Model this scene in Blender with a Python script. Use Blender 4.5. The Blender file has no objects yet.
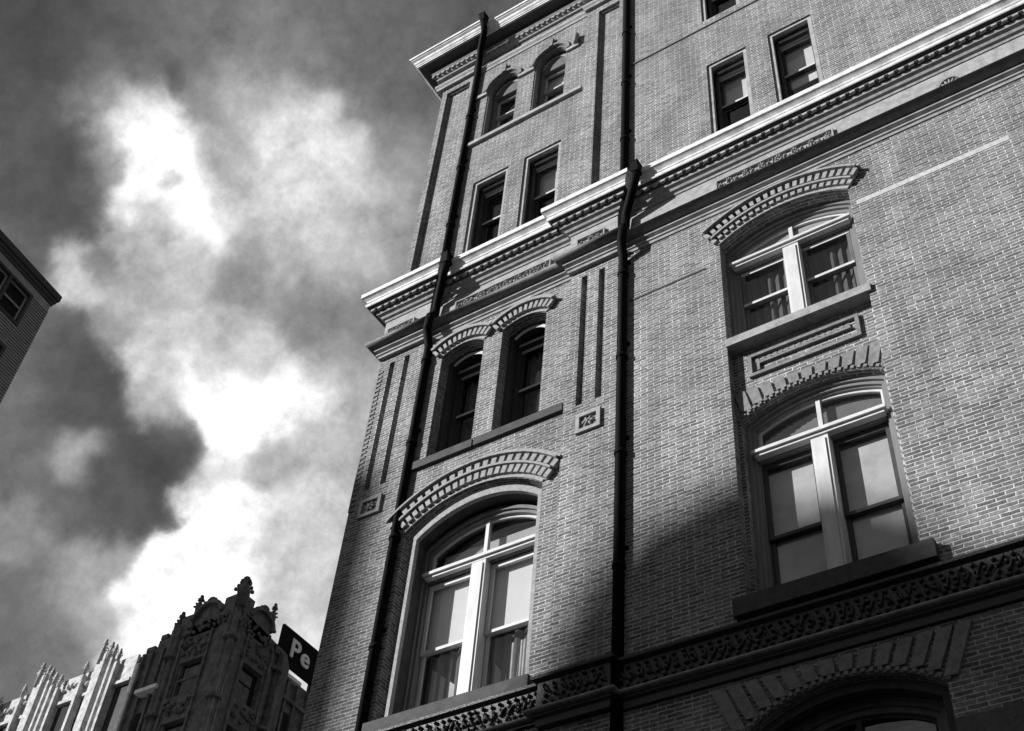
import bpy, bmesh, math, random
from mathutils import Vector, Matrix
from mathutils.geometry import tessellate_polygon
random.seed(4)
sc = bpy.context.scene
COL = sc.collection
PI = math.pi

# ------------------------------------------------------------------ camera
R = [[0.8369173673809563, 0.3565320319416091, 0.4152760893378243],
     [0.5425484501533985, -0.6404730193040756, -0.5435397784704136],
     [0.07218378912383677, 0.6802052791202877, -0.7294588945544616]]
CY = -10.58                      # the camera stands in the street, 10.6 m in front of the facade
cd = bpy.data.cameras.new('camera')
cd.sensor_width = 36; cd.lens = 1276.0 / 1024 * 36
cd.clip_start = 0.1; cd.clip_end = 5000
cam = bpy.data.objects.new('camera', cd); COL.objects.link(cam)
m = Matrix([r + [0] for r in R] + [[0, 0, 0, 1]]); m.translation = Vector((0, CY, 0))
cam.matrix_world = m
sc.camera = cam

# ------------------------------------------------------------------ sun
AZ, EL = math.radians(46), math.radians(21)
S = Vector((-math.sin(AZ) * math.cos(EL), -math.cos(AZ) * math.cos(EL), math.sin(EL)))   # towards the sun
sd = bpy.data.lights.new('sun', 'SUN'); sd.energy = 5.0; sd.angle = math.radians(0.5); sd.color = (1, 1, 1)
sun = bpy.data.objects.new('sun', sd); COL.objects.link(sun)
sun.rotation_euler = (-S).to_track_quat('-Z', 'Y').to_euler()
sun.location = (0, 0, 60)

# ------------------------------------------------------------------ exposure
vs = sc.view_settings
vs.view_transform = 'Standard'; vs.look = 'None'; vs.exposure = 0.5; vs.gamma = 1; vs.use_curve_mapping = False

# ------------------------------------------------------------------ sky (black-and-white daylight with broken cloud)
def pix_dir(x, y):
    v = Vector((x - 512, -(y - 365.5), -1276.0)).normalized()
    return Vector([sum(R[i][j] * v[j] for j in range(3)) for i in range(3)])

def build_world():
    w = bpy.data.worlds.new('World'); sc.world = w; w.use_nodes = True
    nt = w.node_tree; N = nt.nodes; L = nt.links; N.clear()
    def n(t, **k):
        o = N.new(t)
        for a, b in k.items(): setattr(o, a, b)
        return o
    def mth(op, a, b=None, c=None, clamp=False):
        o = n('ShaderNodeMath', operation=op); o.use_clamp = clamp
        for i, v in enumerate((a, b, c)):
            if v is None: continue
            if isinstance(v, (int, float)): o.inputs[i].default_value = v
            else: L.new(v, o.inputs[i])
        return o.outputs[0]
    out = n('ShaderNodeOutputWorld'); bg = n('ShaderNodeBackground')
    tc = n('ShaderNodeTexCoord'); D = tc.outputs['Generated']
    sky = n('ShaderNodeTexSky', sky_type='NISHITA', sun_disc=False)
    sky.sun_elevation = EL; sky.sun_rotation = math.atan2(S.x, S.y)
    bw = n('ShaderNodeRGBToBW'); L.new(sky.outputs[0], bw.inputs[0])
    # turbulence that gives the cloud edges their shape
    def noise(scale, detail, rough, dist=0.0):
        o = n('ShaderNodeTexNoise'); o.inputs['Scale'].default_value = scale
        o.inputs['Detail'].default_value = detail; o.inputs['Roughness'].default_value = rough
        o.inputs['Distortion'].default_value = dist
        L.new(D, o.inputs['Vector']); return o
    def warp(src, scale, amp, detail=6):
        nz = noise(scale, detail, 0.6)
        sub = n('ShaderNodeVectorMath', operation='SUBTRACT'); L.new(nz.outputs['Color'], sub.inputs[0]); sub.inputs[1].default_value = (.5, .5, .5)
        sca = n('ShaderNodeVectorMath', operation='SCALE'); L.new(sub.outputs[0], sca.inputs[0]); sca.inputs['Scale'].default_value = amp
        add = n('ShaderNodeVectorMath', operation='ADD'); L.new(src, add.inputs[0]); L.new(sca.outputs[0], add.inputs[1])
        return add.outputs[0]
    P = warp(warp(D, 9.0, 0.05, 3), 30.0, 0.030, 8)
    blobs = [  # direction (read off the sky's own layout), level, size
        (-60, -60, .30, 90), (40, 30, .30, 60), (130, 20, .40, 50), (230, 10, .45, 60), (340, 20, .43, 60), (430, 20, .36, 60), (520, -60, .36, 90),
        (20, 110, .35, 45), (20, 190, .34, 40), (65, 150, .30, 28), (65, 210, .28, 24), (100, 90, .66, 24), (125, 108, .84, 18), (145, 128, .95, 24), (115, 145, .60, 9), (160, 150, 1.05, 22),
        (160, 62, .36, 8), (172, 74, .32, 9), (177, 88, .36, 7), (110, 160, .50, 16), (90, 200, .42, 20), (125, 200, .86, 16), (164, 188, .62, 7), (176, 182, .60, 7), (192, 212, 1.0, 30), (130, 195, .92, 14), (150, 235, .62, 20),
        (230, 170, .60, 22), (250, 90, .62, 30), (290, 125, .86, 26), (330, 135, .86, 26), (300, 175, .80, 30), (340, 200, .76, 34), (240, 225, .74, 20),
        (390, 80, .40, 30), (395, 140, .55, 26), (390, 210, .66, 26), (255, 275, .52, 24), (290, 260, .74, 20), (350, 270, .70, 26), (190, 265, .72, 18),
        (70, 245, .80, 14), (85, 285, .78, 20), (110, 270, .42, 12), (30, 240, .38, 26), (140, 300, .62, 22), (115, 330, .56, 16),
        (60, 340, .36, 26), (80, 390, .32, 30), (30, 390, .42, 26), (140, 365, .82, 14), (170, 350, .76, 20), (160, 400, .66, 18), (190, 380, .82, 20),
        (240, 345, .72, 26), (310, 310, .50, 26), (350, 330, .44, 26), (390, 320, .48, 26), (230, 420, 1.05, 28), (265, 410, 1.02, 26), (300, 395, .86, 22), (345, 370, .62, 24),
        (170, 435, .36, 14), (180, 455, .33, 14), (150, 470, .29, 20), (110, 470, .34, 20), (75, 455, .58, 17), (20, 460, .40, 24), (215, 465, .72, 18),
        (270, 460, .62, 20), (330, 450, .70, 24), (330, 480, .74, 24), (370, 440, .66, 24), (160, 515, .31, 14), (120, 520, .33, 18), (60, 510, .38, 20),
        (180, 500, .88, 12), (215, 505, 1.02, 20), (245, 510, 1.0, 20), (200, 560, 1.0, 22), (240, 560, .90, 20), (160, 600, .98, 22), (200, 610, 1.0, 24),
        (100, 555, .56, 18), (20, 535, .52, 22), (75, 590, .54, 22), (30, 600, .40, 26), (110, 620, .62, 20), (60, 650, .44, 26), (0, 650, .40, 26),
        (140, 650, .90, 18), (280, 540, .76, 24), (300, 600, .74, 24), (320, 650, .78, 24), (0, 330, .45, 26), (0, 720, .40, 40), (200, 720, .8, 40),
        (450, 420, .6, 50), (480, 200, .5, 60), (460, 620, .7, 60)]
    num = None; den = None
    for x, y, lv, r in blobs:
        if lv < .65: lv += .055
        elif lv < .95: lv += .03
        c = pix_dir(x, y)
        k = (1276 ** 2 + (x - 512) ** 2 + (y - 365.5) ** 2) ** .5
        rr = r * 1.1 / k
        dn = n('ShaderNodeVectorMath', operation='DISTANCE'); L.new(P, dn.inputs[0]); dn.inputs[1].default_value = c
        q = mth('POWER', mth('DIVIDE', dn.outputs['Value'], rr), 2.0)
        g = mth('EXPONENT', mth('MULTIPLY', q, -1.0))
        num = mth('MULTIPLY_ADD', g, lv, num if num is not None else .49 * .002)
        den = mth('ADD', g, den if den is not None else .002)
    F = mth('DIVIDE', num, den)
    n1 = noise(26, 12, .68); n2 = noise(90, 6, .65)
    t1 = mth('SUBTRACT', n1.outputs['Fac'], .5); t2 = mth('SUBTRACT', n2.outputs['Fac'], .5)
    # more turbulence inside cloud than in clear sky
    am = mth('MULTIPLY', mth('SUBTRACT', F, .25, clamp=True), .95)
    am = mth('ADD', am, .05)
    F = mth('MULTIPLY_ADD', t1, am, F); F = mth('MULTIPLY_ADD', t2, mth('MULTIPLY', am, .25), F)
    F = mth('MULTIPLY_ADD', F, 1.14, -.085)
    F = mth('MAXIMUM', F, .2)
    cloud = mth('POWER', F, 2.25)
    # clear-sky part from the sky model, cloud part on top of it (both leave through one Background of strength 0.1)
    tot = mth('ADD', mth('MULTIPLY', bw.outputs[0], .10), mth('MULTIPLY', mth('SUBTRACT', cloud, .02), 10.0))
    tot = mth('MULTIPLY', tot, .74); L.new(tot, bg.inputs['Color']); bg.inputs['Strength'].default_value = .1
    L.new(bg.outputs[0], out.inputs[0])
build_world()

# ------------------------------------------------------------------ materials (a black-and-white place: every colour is a grey)
def mat(name, v=.3, rough=.8, noise=None, nscale=6, bump=0, bscale=60, spec=.3, metal=0, streak=0):
    m = bpy.data.materials.new(name); m.use_nodes = True
    nt = m.node_tree; b = nt.nodes['Principled BSDF']
    b.inputs['Base Color'].default_value = (v, v, v, 1); b.inputs['Roughness'].default_value = rough
    b.inputs['Specular IOR Level'].default_value = spec; b.inputs['Metallic'].default_value = metal
    geo = nt.nodes.new('ShaderNodeNewGeometry')
    if noise:
        nz = nt.nodes.new('ShaderNodeTexNoise'); nz.inputs['Scale'].default_value = nscale; nz.inputs['Detail'].default_value = 8; nz.inputs['Roughness'].default_value = .65
        mp = nt.nodes.new('ShaderNodeMapping'); mp.inputs['Scale'].default_value = (1, 1, .25 if streak else 1)
        nt.links.new(geo.outputs['Position'], mp.inputs[0]); nt.links.new(mp.outputs[0], nz.inputs['Vector'])
        r = nt.nodes.new('ShaderNodeMapRange'); r.inputs['From Min'].default_value = .3; r.inputs['From Max'].default_value = .7
        r.inputs['To Min'].default_value = v * (1 - noise); r.inputs['To Max'].default_value = v * (1 + noise * .6)
        nt.links.new(nz.outputs['Fac'], r.inputs['Value']); nt.links.new(r.outputs[0], b.inputs['Base Color'])
    if bump:
        nb = nt.nodes.new('ShaderNodeTexNoise'); nb.inputs['Scale'].default_value = bscale; nb.inputs['Detail'].default_value = 4
        nt.links.new(geo.outputs['Position'], nb.inputs['Vector'])
        bp = nt.nodes.new('ShaderNodeBump'); bp.inputs['Strength'].default_value = bump; bp.inputs['Distance'].default_value = .01
        nt.links.new(nb.outputs['Fac'], bp.inputs['Height']); nt.links.new(bp.outputs[0], b.inputs['Normal'])
    return m

def brick_mat(name, lo, hi, mortar, bw=.205, rh=.054, ms=.0105, vary=.35, streak=0, bstr=1.0):
    m = bpy.data.materials.new(name); m.use_nodes = True
    nt = m.node_tree; N = nt.nodes; L = nt.links; b = N['Principled BSDF']; b.inputs['Roughness'].default_value = .85
    b.inputs['Specular IOR Level'].default_value = .25
    geo = N.new('ShaderNodeNewGeometry'); sp = N.new('ShaderNodeSeparateXYZ'); L.new(geo.outputs['Position'], sp.inputs[0])
    def op(o_, a_, b_, c_=None):
        q_ = N.new('ShaderNodeMath'); q_.operation = o_
        for i_, v_ in enumerate((a_, b_, c_)):
            if v_ is None: continue
            if isinstance(v_, (int, float)): q_.inputs[i_].default_value = v_
            else: L.new(v_, q_.inputs[i_])
        return q_.outputs[0]
    sn = N.new('ShaderNodeSeparateXYZ'); L.new(geo.outputs['True Normal'], sn.inputs[0])
    flat = op('GREATER_THAN', op('ABSOLUTE', sn.outputs['Z'], 0), .6)
    u_ = op('ADD', sp.outputs['X'], op('MULTIPLY', sp.outputs['Y'], op('SUBTRACT', 1.0, flat)))
    v_ = op('ADD', op('MULTIPLY', sp.outputs['Z'], op('SUBTRACT', 1.0, flat)), op('MULTIPLY', sp.outputs['Y'], flat))
    cb = N.new('ShaderNodeCombineXYZ'); L.new(u_, cb.inputs['X']); L.new(v_, cb.inputs['Y'])
    nw = N.new('ShaderNodeTexNoise'); nw.inputs['Scale'].default_value = 9; L.new(cb.outputs[0], nw.inputs['Vector'])
    wm = N.new('ShaderNodeVectorMath'); wm.operation = 'MULTIPLY_ADD'; L.new(nw.outputs['Color'], wm.inputs[0]); wm.inputs[1].default_value = (.03, .012, 0); L.new(cb.outputs[0], wm.inputs[2])
    br = N.new('ShaderNodeTexBrick'); L.new(wm.outputs[0], br.inputs['Vector'])
    br.inputs['Scale'].default_value = 1; br.inputs['Brick Width'].default_value = bw; br.inputs['Row Height'].default_value = rh
    br.inputs['Mortar Size'].default_value = ms; br.inputs['Mortar Smooth'].default_value = .6
    br.inputs['Color1'].default_value = (lo, lo, lo, 1); br.inputs['Color2'].default_value = (hi, hi, hi, 1); br.inputs['Mortar'].default_value = (mortar, mortar, mortar, 1)
    br.offset = .5; br.inputs['Bias'].default_value = -.1
    # weathering: broad tone changes and speckle
    n1 = N.new('ShaderNodeTexNoise'); n1.inputs['Scale'].default_value = 1.1; n1.inputs['Detail'].default_value = 6; L.new(geo.outputs['Position'], n1.inputs['Vector'])
    n2 = N.new('ShaderNodeTexNoise'); n2.inputs['Scale'].default_value = 18; n2.inputs['Detail'].default_value = 5; n2.inputs['Roughness'].default_value = .7; L.new(geo.outputs['Position'], n2.inputs['Vector'])
    r1 = N.new('ShaderNodeMapRange'); r1.inputs['From Min'].default_value = .3; r1.inputs['From Max'].default_value = .7; r1.inputs['To Min'].default_value = 1 - vary * .5; r1.inputs['To Max'].default_value = 1 + vary * .35; L.new(n1.outputs['Fac'], r1.inputs['Value'])
    r2 = N.new('ShaderNodeMapRange'); r2.inputs['From Min'].default_value = .3; r2.inputs['From Max'].default_value = .7; r2.inputs['To Min'].default_value = 1 - vary; r2.inputs['To Max'].default_value = 1 + vary; L.new(n2.outputs['Fac'], r2.inputs['Value'])
    mm = N.new('ShaderNodeMath'); mm.operation = 'MULTIPLY'; L.new(r1.outputs[0], mm.inputs[0]); L.new(r2.outputs[0], mm.inputs[1])
    mmo = mm.outputs[0]
    if streak:      # soot and rain streaks
        mp = N.new('ShaderNodeMapping'); mp.inputs['Scale'].default_value = (1.6, 1.6, .22); L.new(geo.outputs['Position'], mp.inputs[0])
        n3 = N.new('ShaderNodeTexNoise'); n3.inputs['Scale'].default_value = 1.3; n3.inputs['Detail'].default_value = 7; n3.inputs['Roughness'].default_value = .7; L.new(mp.outputs[0], n3.inputs['Vector'])
        r3 = N.new('ShaderNodeMapRange'); r3.inputs['From Min'].default_value = .32; r3.inputs['From Max'].default_value = .68; r3.inputs['To Min'].default_value = 1 - streak * 1.3; r3.inputs['To Max'].default_value = 1 + streak; L.new(n3.outputs['Fac'], r3.inputs['Value'])
        mmo = op('MULTIPLY', mmo, r3.outputs[0])
    vm = N.new('ShaderNodeVectorMath'); vm.operation = 'SCALE'; L.new(br.outputs['Color'], vm.inputs[0]); L.new(mmo, vm.inputs['Scale'])
    L.new(vm.outputs[0], b.inputs['Base Color'])
    inv = N.new('ShaderNodeMath'); inv.operation = 'MULTIPLY_ADD'; L.new(br.outputs['Fac'], inv.inputs[0]); inv.inputs[1].default_value = -1
    L.new(n2.outputs['Fac'], inv.inputs[2])
    bp = N.new('ShaderNodeBump'); bp.inputs['Strength'].default_value = bstr; bp.inputs['Distance'].default_value = .012
    L.new(inv.outputs[0], bp.inputs['Height']); L.new(bp.outputs[0], b.inputs['Normal'])
    return m

M = dict(
    brick=brick_mat('brick', .105, .24, .44, vary=.45, streak=.22),
    brick_plain=mat('moulded_brick', .20, noise=.4, nscale=14, bump=.4),
    arch_brick=mat('arch_brick', .30, noise=.35, nscale=20, bump=.4),
    stone_light=mat('painted_cornice', .72, .6, noise=.4, nscale=5, bump=.2),
    stone_mid=mat('carved_stone', .30, noise=.4, nscale=10, bump=.5),
    stone_dark=mat('brownstone', .055, .75, noise=.45, nscale=8, bump=.5),
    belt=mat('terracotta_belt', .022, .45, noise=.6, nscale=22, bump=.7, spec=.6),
    belt2=mat('slate_moulding', .13, .6, noise=.4, nscale=8, bump=.3),
    iron=mat('black_iron', .003, .7, spec=.08, noise=.4, nscale=8),
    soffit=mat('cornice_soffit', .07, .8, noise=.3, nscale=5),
    frame=mat('window_paint', .56, .5, noise=.18, nscale=9, bump=.1, streak=1),
    casing=mat('casing_shade', .14, .5, noise=.3, nscale=9, streak=1),  # reveal shade put into the casing tone, darker than the sashes
    casing_mid=mat('casing_half_shade', .19, .5, noise=.2, nscale=9, streak=1), fan_blind=mat('fan_blind', .30, .9, noise=.2, nscale=3),  # grey casing carries some of the shade of the left reveals
    casing_shaded=mat('shaded_casing', .05, .5, noise=.3, nscale=9),  # near-black, standing in for shade deep inside the reveals
    sash=mat('sash_paint', .46, .5, noise=.2, nscale=9),
    blind=mat('roller_blind', .74, .9, noise=.06, nscale=4),
    grey_blind=mat('grey_blind', .55, .9, noise=.22, nscale=3),
    mid_curtain=mat('net_curtain', .24, .9, noise=.4, nscale=5), dark_curtain=mat('dark_curtain', .10, .9, noise=.3, nscale=6),
    curtain=mat('curtain', .45, .9, noise=.3, nscale=5),
    dark_room=mat('room_wall', .10, .9),
    course=mat('pale_band', .33, noise=.35, nscale=8),
    pale=mat('pale_strip', .46, noise=.35, nscale=16, bump=.3),
    course_dark=mat('dark_course', .08),
    ashlar=brick_mat('ashlar', .07, .12, .30, bw=1.13, rh=.62, ms=.012, vary=.3),
    gothic=mat('gothic_stone', .14, noise=.6, nscale=1.6, bump=.6, bscale=8),
    gothic_deep=mat('shaded_stone', .05, noise=.5, nscale=1.5),  # darkened to stand in for shade between the wing's buttresses
    gothic_light=mat('pale_terracotta', .46, noise=.5, nscale=1.8, bump=.5, bscale=8),
    gothic_dark=mat('gothic_window', .02, .7, spec=.05),
    siding=mat('siding', .30, .7, noise=.2, nscale=3),
    sign=mat('sign_black', .006, .7, spec=.1), letter=mat('sign_letter', .85, .6),
    roof=mat('roofing', .06), asphalt=mat('asphalt', .05, .9, noise=.3, nscale=3, bump=.4),
    paving=brick_mat('paving', .22, .28, .14, bw=1.2, rh=1.2, ms=.012), kerb=mat('kerb_stone', .3, noise=.3),
    line=mat('road_line', .7), ground=mat('ground', .10, noise=.4, nscale=.3),
)
def glass_mat():
    m = bpy.data.materials.new('window_glass'); m.use_nodes = True
    nt = m.node_tree; N = nt.nodes; L = nt.links; N.clear()
    o = N.new('ShaderNodeOutputMaterial'); mx = N.new('ShaderNodeMixShader'); t = N.new('ShaderNodeBsdfTransparent'); g = N.new('ShaderNodeBsdfGlossy')
    t.inputs[0].default_value = (.86, .86, .86, 1); g.inputs['Roughness'].default_value = .02
    geo = N.new('ShaderNodeNewGeometry'); nz = N.new('ShaderNodeTexNoise'); nz.inputs['Scale'].default_value = 2.2; L.new(geo.outputs['Position'], nz.inputs['Vector'])
    bp = N.new('ShaderNodeBump'); bp.inputs['Strength'].default_value = .25; bp.inputs['Distance'].default_value = .01; L.new(nz.outputs['Fac'], bp.inputs['Height']); L.new(bp.outputs[0], g.inputs['Normal'])
    lw = N.new('ShaderNodeLayerWeight'); lw.inputs['Blend'].default_value = .5
    pw = N.new('ShaderNodeMath'); pw.operation = 'POWER'; L.new(lw.outputs['Facing'], pw.inputs[0]); pw.inputs[1].default_value = 4
    f = N.new('ShaderNodeMath'); f.operation = 'MULTIPLY_ADD'; L.new(pw.outputs[0], f.inputs[0]); f.inputs[1].default_value = .9; f.inputs[2].default_value = .11
    L.new(f.outputs[0], mx.inputs[0]); L.new(t.outputs[0], mx.inputs[1]); L.new(g.outputs[0], mx.inputs[2]); L.new(mx.outputs[0], o.inputs[0])
    return m
M['glass'] = glass_mat()

# ------------------------------------------------------------------ mesh helpers
def tag(o, label=None, cat=None, group=None, kind=None):
    if label: o['label'] = label
    if cat: o['category'] = cat
    if group: o['group'] = group
    if kind: o['kind'] = kind
    return o
def empty(name, loc, label, cat, group=None):
    o = bpy.data.objects.new(name, None); COL.objects.link(o); o.location = loc
    return tag(o, label, cat, group)

class MB:
    def __init__(s): s.v = []; s.f = []; s.sm = []
    def face(s, pts, smooth=False):
        b = len(s.v); s.v += [tuple(p) for p in pts]; s.f.append(list(range(b, b + len(pts)))); s.sm.append(smooth)
    def box(s, x0, x1, y0, y1, z0, z1):
        s.poly_prism([(x0, z0), (x1, z0), (x1, z1), (x0, z1)], y0, y1)
    def hexa(s, p):   # 8 corners: 4 front then 4 back
        b = len(s.v); s.v += [tuple(q) for q in p]
        for f in ((0, 1, 2, 3), (7, 6, 5, 4), (0, 4, 5, 1), (1, 5, 6, 2), (2, 6, 7, 3), (3, 7, 4, 0)):
            s.f.append([b + i for i in f]); s.sm.append(False)
    def poly_prism(s, loop, y0, y1, holes=(), back=True):
        """loop in (x,z), counter-clockwise seen from -Y; extruded from y0 (front) to y1"""
        loops = [list(loop)] + [list(h) for h in holes]
        for i, lp in enumerate(loops):
            a = sum(lp[k][0] * lp[(k + 1) % len(lp)][1] - lp[(k + 1) % len(lp)][0] * lp[k][1] for k in range(len(lp)))
            if (a < 0) == (i == 0): lp.reverse()
        flat = [p for lp in loops for p in lp]; nn = len(flat)
        b = len(s.v)
        s.v += [(p[0], y0, p[1]) for p in flat] + [(p[0], y1, p[1]) for p in flat]
        tris = tessellate_polygon([[Vector((p[0], p[1], 0)) for p in lp] for lp in loops])
        for t in tris:
            a, c, d = t
            ar = (flat[c][0] - flat[a][0]) * (flat[d][1] - flat[a][1]) - (flat[d][0] - flat[a][0]) * (flat[c][1] - flat[a][1])
            if ar < 0: c, d = d, c
            s.f.append([b + a, b + c, b + d]); s.sm.append(False)
            if back: s.f.append([b + nn + d, b + nn + c, b + nn + a]); s.sm.append(False)
        k = 0
        for lp in loops:
            for i in range(len(lp)):
                j = (i + 1) % len(lp)
                s.f.append([b + k + j, b + k + i, b + nn + k + i, b + nn + k + j]); s.sm.append(False)
            k += len(lp)
    def sweep(s, path, prof, smooth=False):
        """path: xy points; outward is to the right of travel; prof: (p, z) closed loop"""
        pts = [Vector(p) for p in path]; n = len(pts); offs = []
        for i in range(n):
            ns = []
            if i > 0: d = (pts[i] - pts[i - 1]).normalized(); ns.append(Vector((d.y, -d.x)))
            if i < n - 1: d = (pts[i + 1] - pts[i]).normalized(); ns.append(Vector((d.y, -d.x)))
            if len(ns) == 2:
                h = (ns[0] + ns[1]); h = h / (1 + ns[0].dot(ns[1])) if ns[0].dot(ns[1]) > -.9 else ns[0]
            else: h = ns[0]
            offs.append(h)
        b = len(s.v); m_ = len(prof)
        for i in range(n):
            for (p, z) in prof: s.v.append((pts[i].x + offs[i].x * p, pts[i].y + offs[i].y * p, z))
        for i in range(n - 1):
            for k in range(m_):
                k2 = (k + 1) % m_
                s.f.append([b + i * m_ + k, b + (i + 1) * m_ + k, b + (i + 1) * m_ + k2, b + i * m_ + k2]); s.sm.append(smooth)
        s.f.append([b + k for k in range(m_)][::-1]); s.sm.append(False)
        s.f.append([b + (n - 1) * m_ + k for k in range(m_)]); s.sm.append(False)
    def blob(s, c, r, seg=7, rings=5, rot=0, jit=0):
        b = len(s.v); cx, cy, cz = c; rx, ry, rz = r
        for i in range(rings + 1):
            th = PI * i / rings
            for j in range(seg):
                ph = 2 * PI * j / seg; q = 1 + random.uniform(-jit, jit)
                x, y, z = math.sin(th) * math.cos(ph) * rx * q, math.sin(th) * math.sin(ph) * ry * q, math.cos(th) * rz * q
                x, z = x * math.cos(rot) - z * math.sin(rot), x * math.sin(rot) + z * math.cos(rot)
                s.v.append((cx + x, cy + y, cz + z))
        for i in range(rings):
            for j in range(seg):
                k = (j + 1) % seg
                s.f.append([b + i * seg + j, b + (i + 1) * seg + j, b + (i + 1) * seg + k, b + i * seg + k]); s.sm.append(True)
    def tube(s, pts, r, seg=10, cap=True):
        pts = [Vector(p) for p in pts]; b = len(s.v); n = len(pts)
        for i, p in enumerate(pts):
            d = (pts[min(i + 1, n - 1)] - pts[max(i - 1, 0)]).normalized()
            u = d.orthogonal().normalized()
            ref = Vector((0, 1, 0)) if abs(d.y) < .9 else Vector((1, 0, 0))
            u = (ref - d * ref.dot(d)).normalized(); w = d.cross(u)
            rr = r[i] if isinstance(r, (list, tuple)) else r
            for j in range(seg):
                a = 2 * PI * j / seg; s.v.append(tuple(p + (u * math.cos(a) + w * math.sin(a)) * rr))
        for i in range(n - 1):
            for j in range(seg):
                k = (j + 1) % seg; s.f.append([b + i * seg + j, b + i * seg + k, b + (i + 1) * seg + k, b + (i + 1) * seg + j]); s.sm.append(True)
        if cap:
            s.f.append([b + j for j in range(seg)][::-1]); s.sm.append(False)
            s.f.append([b + (n - 1) * seg + j for j in range(seg)]); s.sm.append(False)
    def xf(s, fn): s.v = [tuple(fn(*p)) for p in s.v]; return s
    def obj(s, name, material, parent=None, bevel=0):
        me = bpy.data.meshes.new(name); me.from_pydata(s.v, [], s.f); me.update()
        me.polygons.foreach_set('use_smooth', s.sm)
        o = bpy.data.objects.new(name, me); COL.objects.link(o)
        for mm in (material if isinstance(material, list) else [material]): me.materials.append(mm)
        bm = bmesh.new(); bm.from_mesh(me); bmesh.ops.recalc_face_normals(bm, faces=bm.faces); bm.to_mesh(me); bm.free()
        if parent is not None:
            o.parent = parent
            if parent.type == 'EMPTY' and parent.parent is None:
                o.matrix_parent_inverse = Matrix.Translation(-parent.location)
        return o

def opening(xl, xr, zb, zs, rise=0, n=14, inset=0, arch_only=False, drop=0):
    """closed loop of a (segmentally arched) opening, moved in by inset"""
    xl0, xr0 = xl, xr; half = (xr - xl) / 2; cx = (xl + xr) / 2
    xl, xr = xl + inset, xr - inset
    if rise <= 0:
        top = [(xr, zs - inset), (xl, zs - inset)]
    else:
        Rr = (half * half + rise * rise) / (2 * rise); cz = zs + rise - Rr
        r2 = Rr - inset; h2 = half - inset
        a = math.asin(min(1, h2 / r2)); top = []
        for i in range(n + 1):
            t = a - 2 * a * i / n; top.append((cx + r2 * math.sin(t), cz + r2 * math.cos(t)))
    return [(xl, zb - drop), (xr, zb - drop)] + top
def arcfn(xl, xr, zs, rise):
    half = (xr - xl) / 2; cx = (xl + xr) / 2
    Rr = (half * half + rise * rise) / (2 * rise); return cx, zs + rise - Rr, Rr, math.asin(min(1, half / Rr))
def band(xl, xr, zs, rise, o0, o1, n=20, ext=0):
    """arch band loop between offsets o0 and o1 outside the intrados"""
    cx, cz, Rr, a = arcfn(xl, xr, zs, rise); a += ext
    out = [(cx + (Rr + o1) * math.sin(-a + 2 * a * i / n), cz + (Rr + o1) * math.cos(-a + 2 * a * i / n)) for i in range(n + 1)]
    inn = [(cx + (Rr + o0) * math.sin(a - 2 * a * i / n), cz + (Rr + o0) * math.cos(a - 2 * a * i / n)) for i in range(n + 1)]
    return out + inn
def rbar(mb, cx, cz, t, r0, r1, w0, w1, y0, y1):
    """radial bar at angle t from the vertical"""
    ux, uz = math.sin(t), math.cos(t); px, pz = uz, -ux
    q = []
    for y in (y0, y1):
        q += [(cx + ux * r0 - px * w0 / 2, y, cz + uz * r0 - pz * w0 / 2), (cx + ux * r0 + px * w0 / 2, y, cz + uz * r0 + pz * w0 / 2),
              (cx + ux * r1 + px * w1 / 2, y, cz + uz * r1 + pz * w1 / 2), (cx + ux * r1 - px * w1 / 2, y, cz + uz * r1 - pz * w1 / 2)]
    mb.hexa(q)

# ================================================================== STRUCTURE: ground, road
G0 = -1.6
def slab(name, x0, x1, y0, y1, z0, z1, m):
    b = MB(); b.box(x0, x1, y0, y1, z0, z1); o = b.obj(name, m); o['kind'] = 'structure'; return o
b = MB(); b.face([(-1500, -1500, G0 - .15), (1500, -1500, G0 - .15), (1500, 1500, G0 - .15), (-1500, 1500, G0 - .15)]); b.obj('ground', M['ground'])['kind'] = 'structure'
slab('road', -300, 200, -18, -4.2, G0 - .3, G0 - .12, M['asphalt'])
slab('pavement', -10.8, 60, -4.0, 0.5, G0 - .3, G0, M['paving'])
slab('kerb', -10.8, 60, -4.2, -4.0, G0 - .3, G0 + .004, M['kerb'])
b = MB()
for i in range(30): b.box(-60 + i * 4, -58 + i * 4, -11.2, -11.05, G0 - .119, G0 - .116)
b.obj('road_marking', M['line'])['kind'] = 'structure'

# ================================================================== THE BRICK BUILDING
BX0, PX1, QX0, QX1, WX1 = -10.81, -9.87, -7.05, -6.20, 8.0
TOP = 25.10
bld = empty('brick_building', (-1, 0, G0), 'tall brick corner building with pale cornices, arched windows and black downpipes', 'building')

def small_ops(zb): return None
BIG_L = dict(xl=-9.68, xr=-7.36, zb=8.42, zs=11.50, rise=.42)
MID = [dict(xl=-9.52, xr=-8.69, zb=12.86, zs=15.12, rise=.13), dict(xl=-8.34, xr=-7.52, zb=12.86, zs=15.12, rise=.13)]
SQ = [dict(xl=-9.46, xr=-8.66, zb=17.5, zs=20.02, rise=0), dict(xl=-8.31, xr=-7.50, zb=17.5, zs=20.02, rise=0)]
ARC = [dict(xl=-9.47, xr=-8.69, zb=21.50, zs=23.36, rise=.385), dict(xl=-8.31, xr=-7.53, zb=21.50, zs=23.36, rise=.385)]
def lp(o, **k): return opening(o['xl'], o['xr'], o['zb'], o['zs'], o['rise'], **k)

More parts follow.
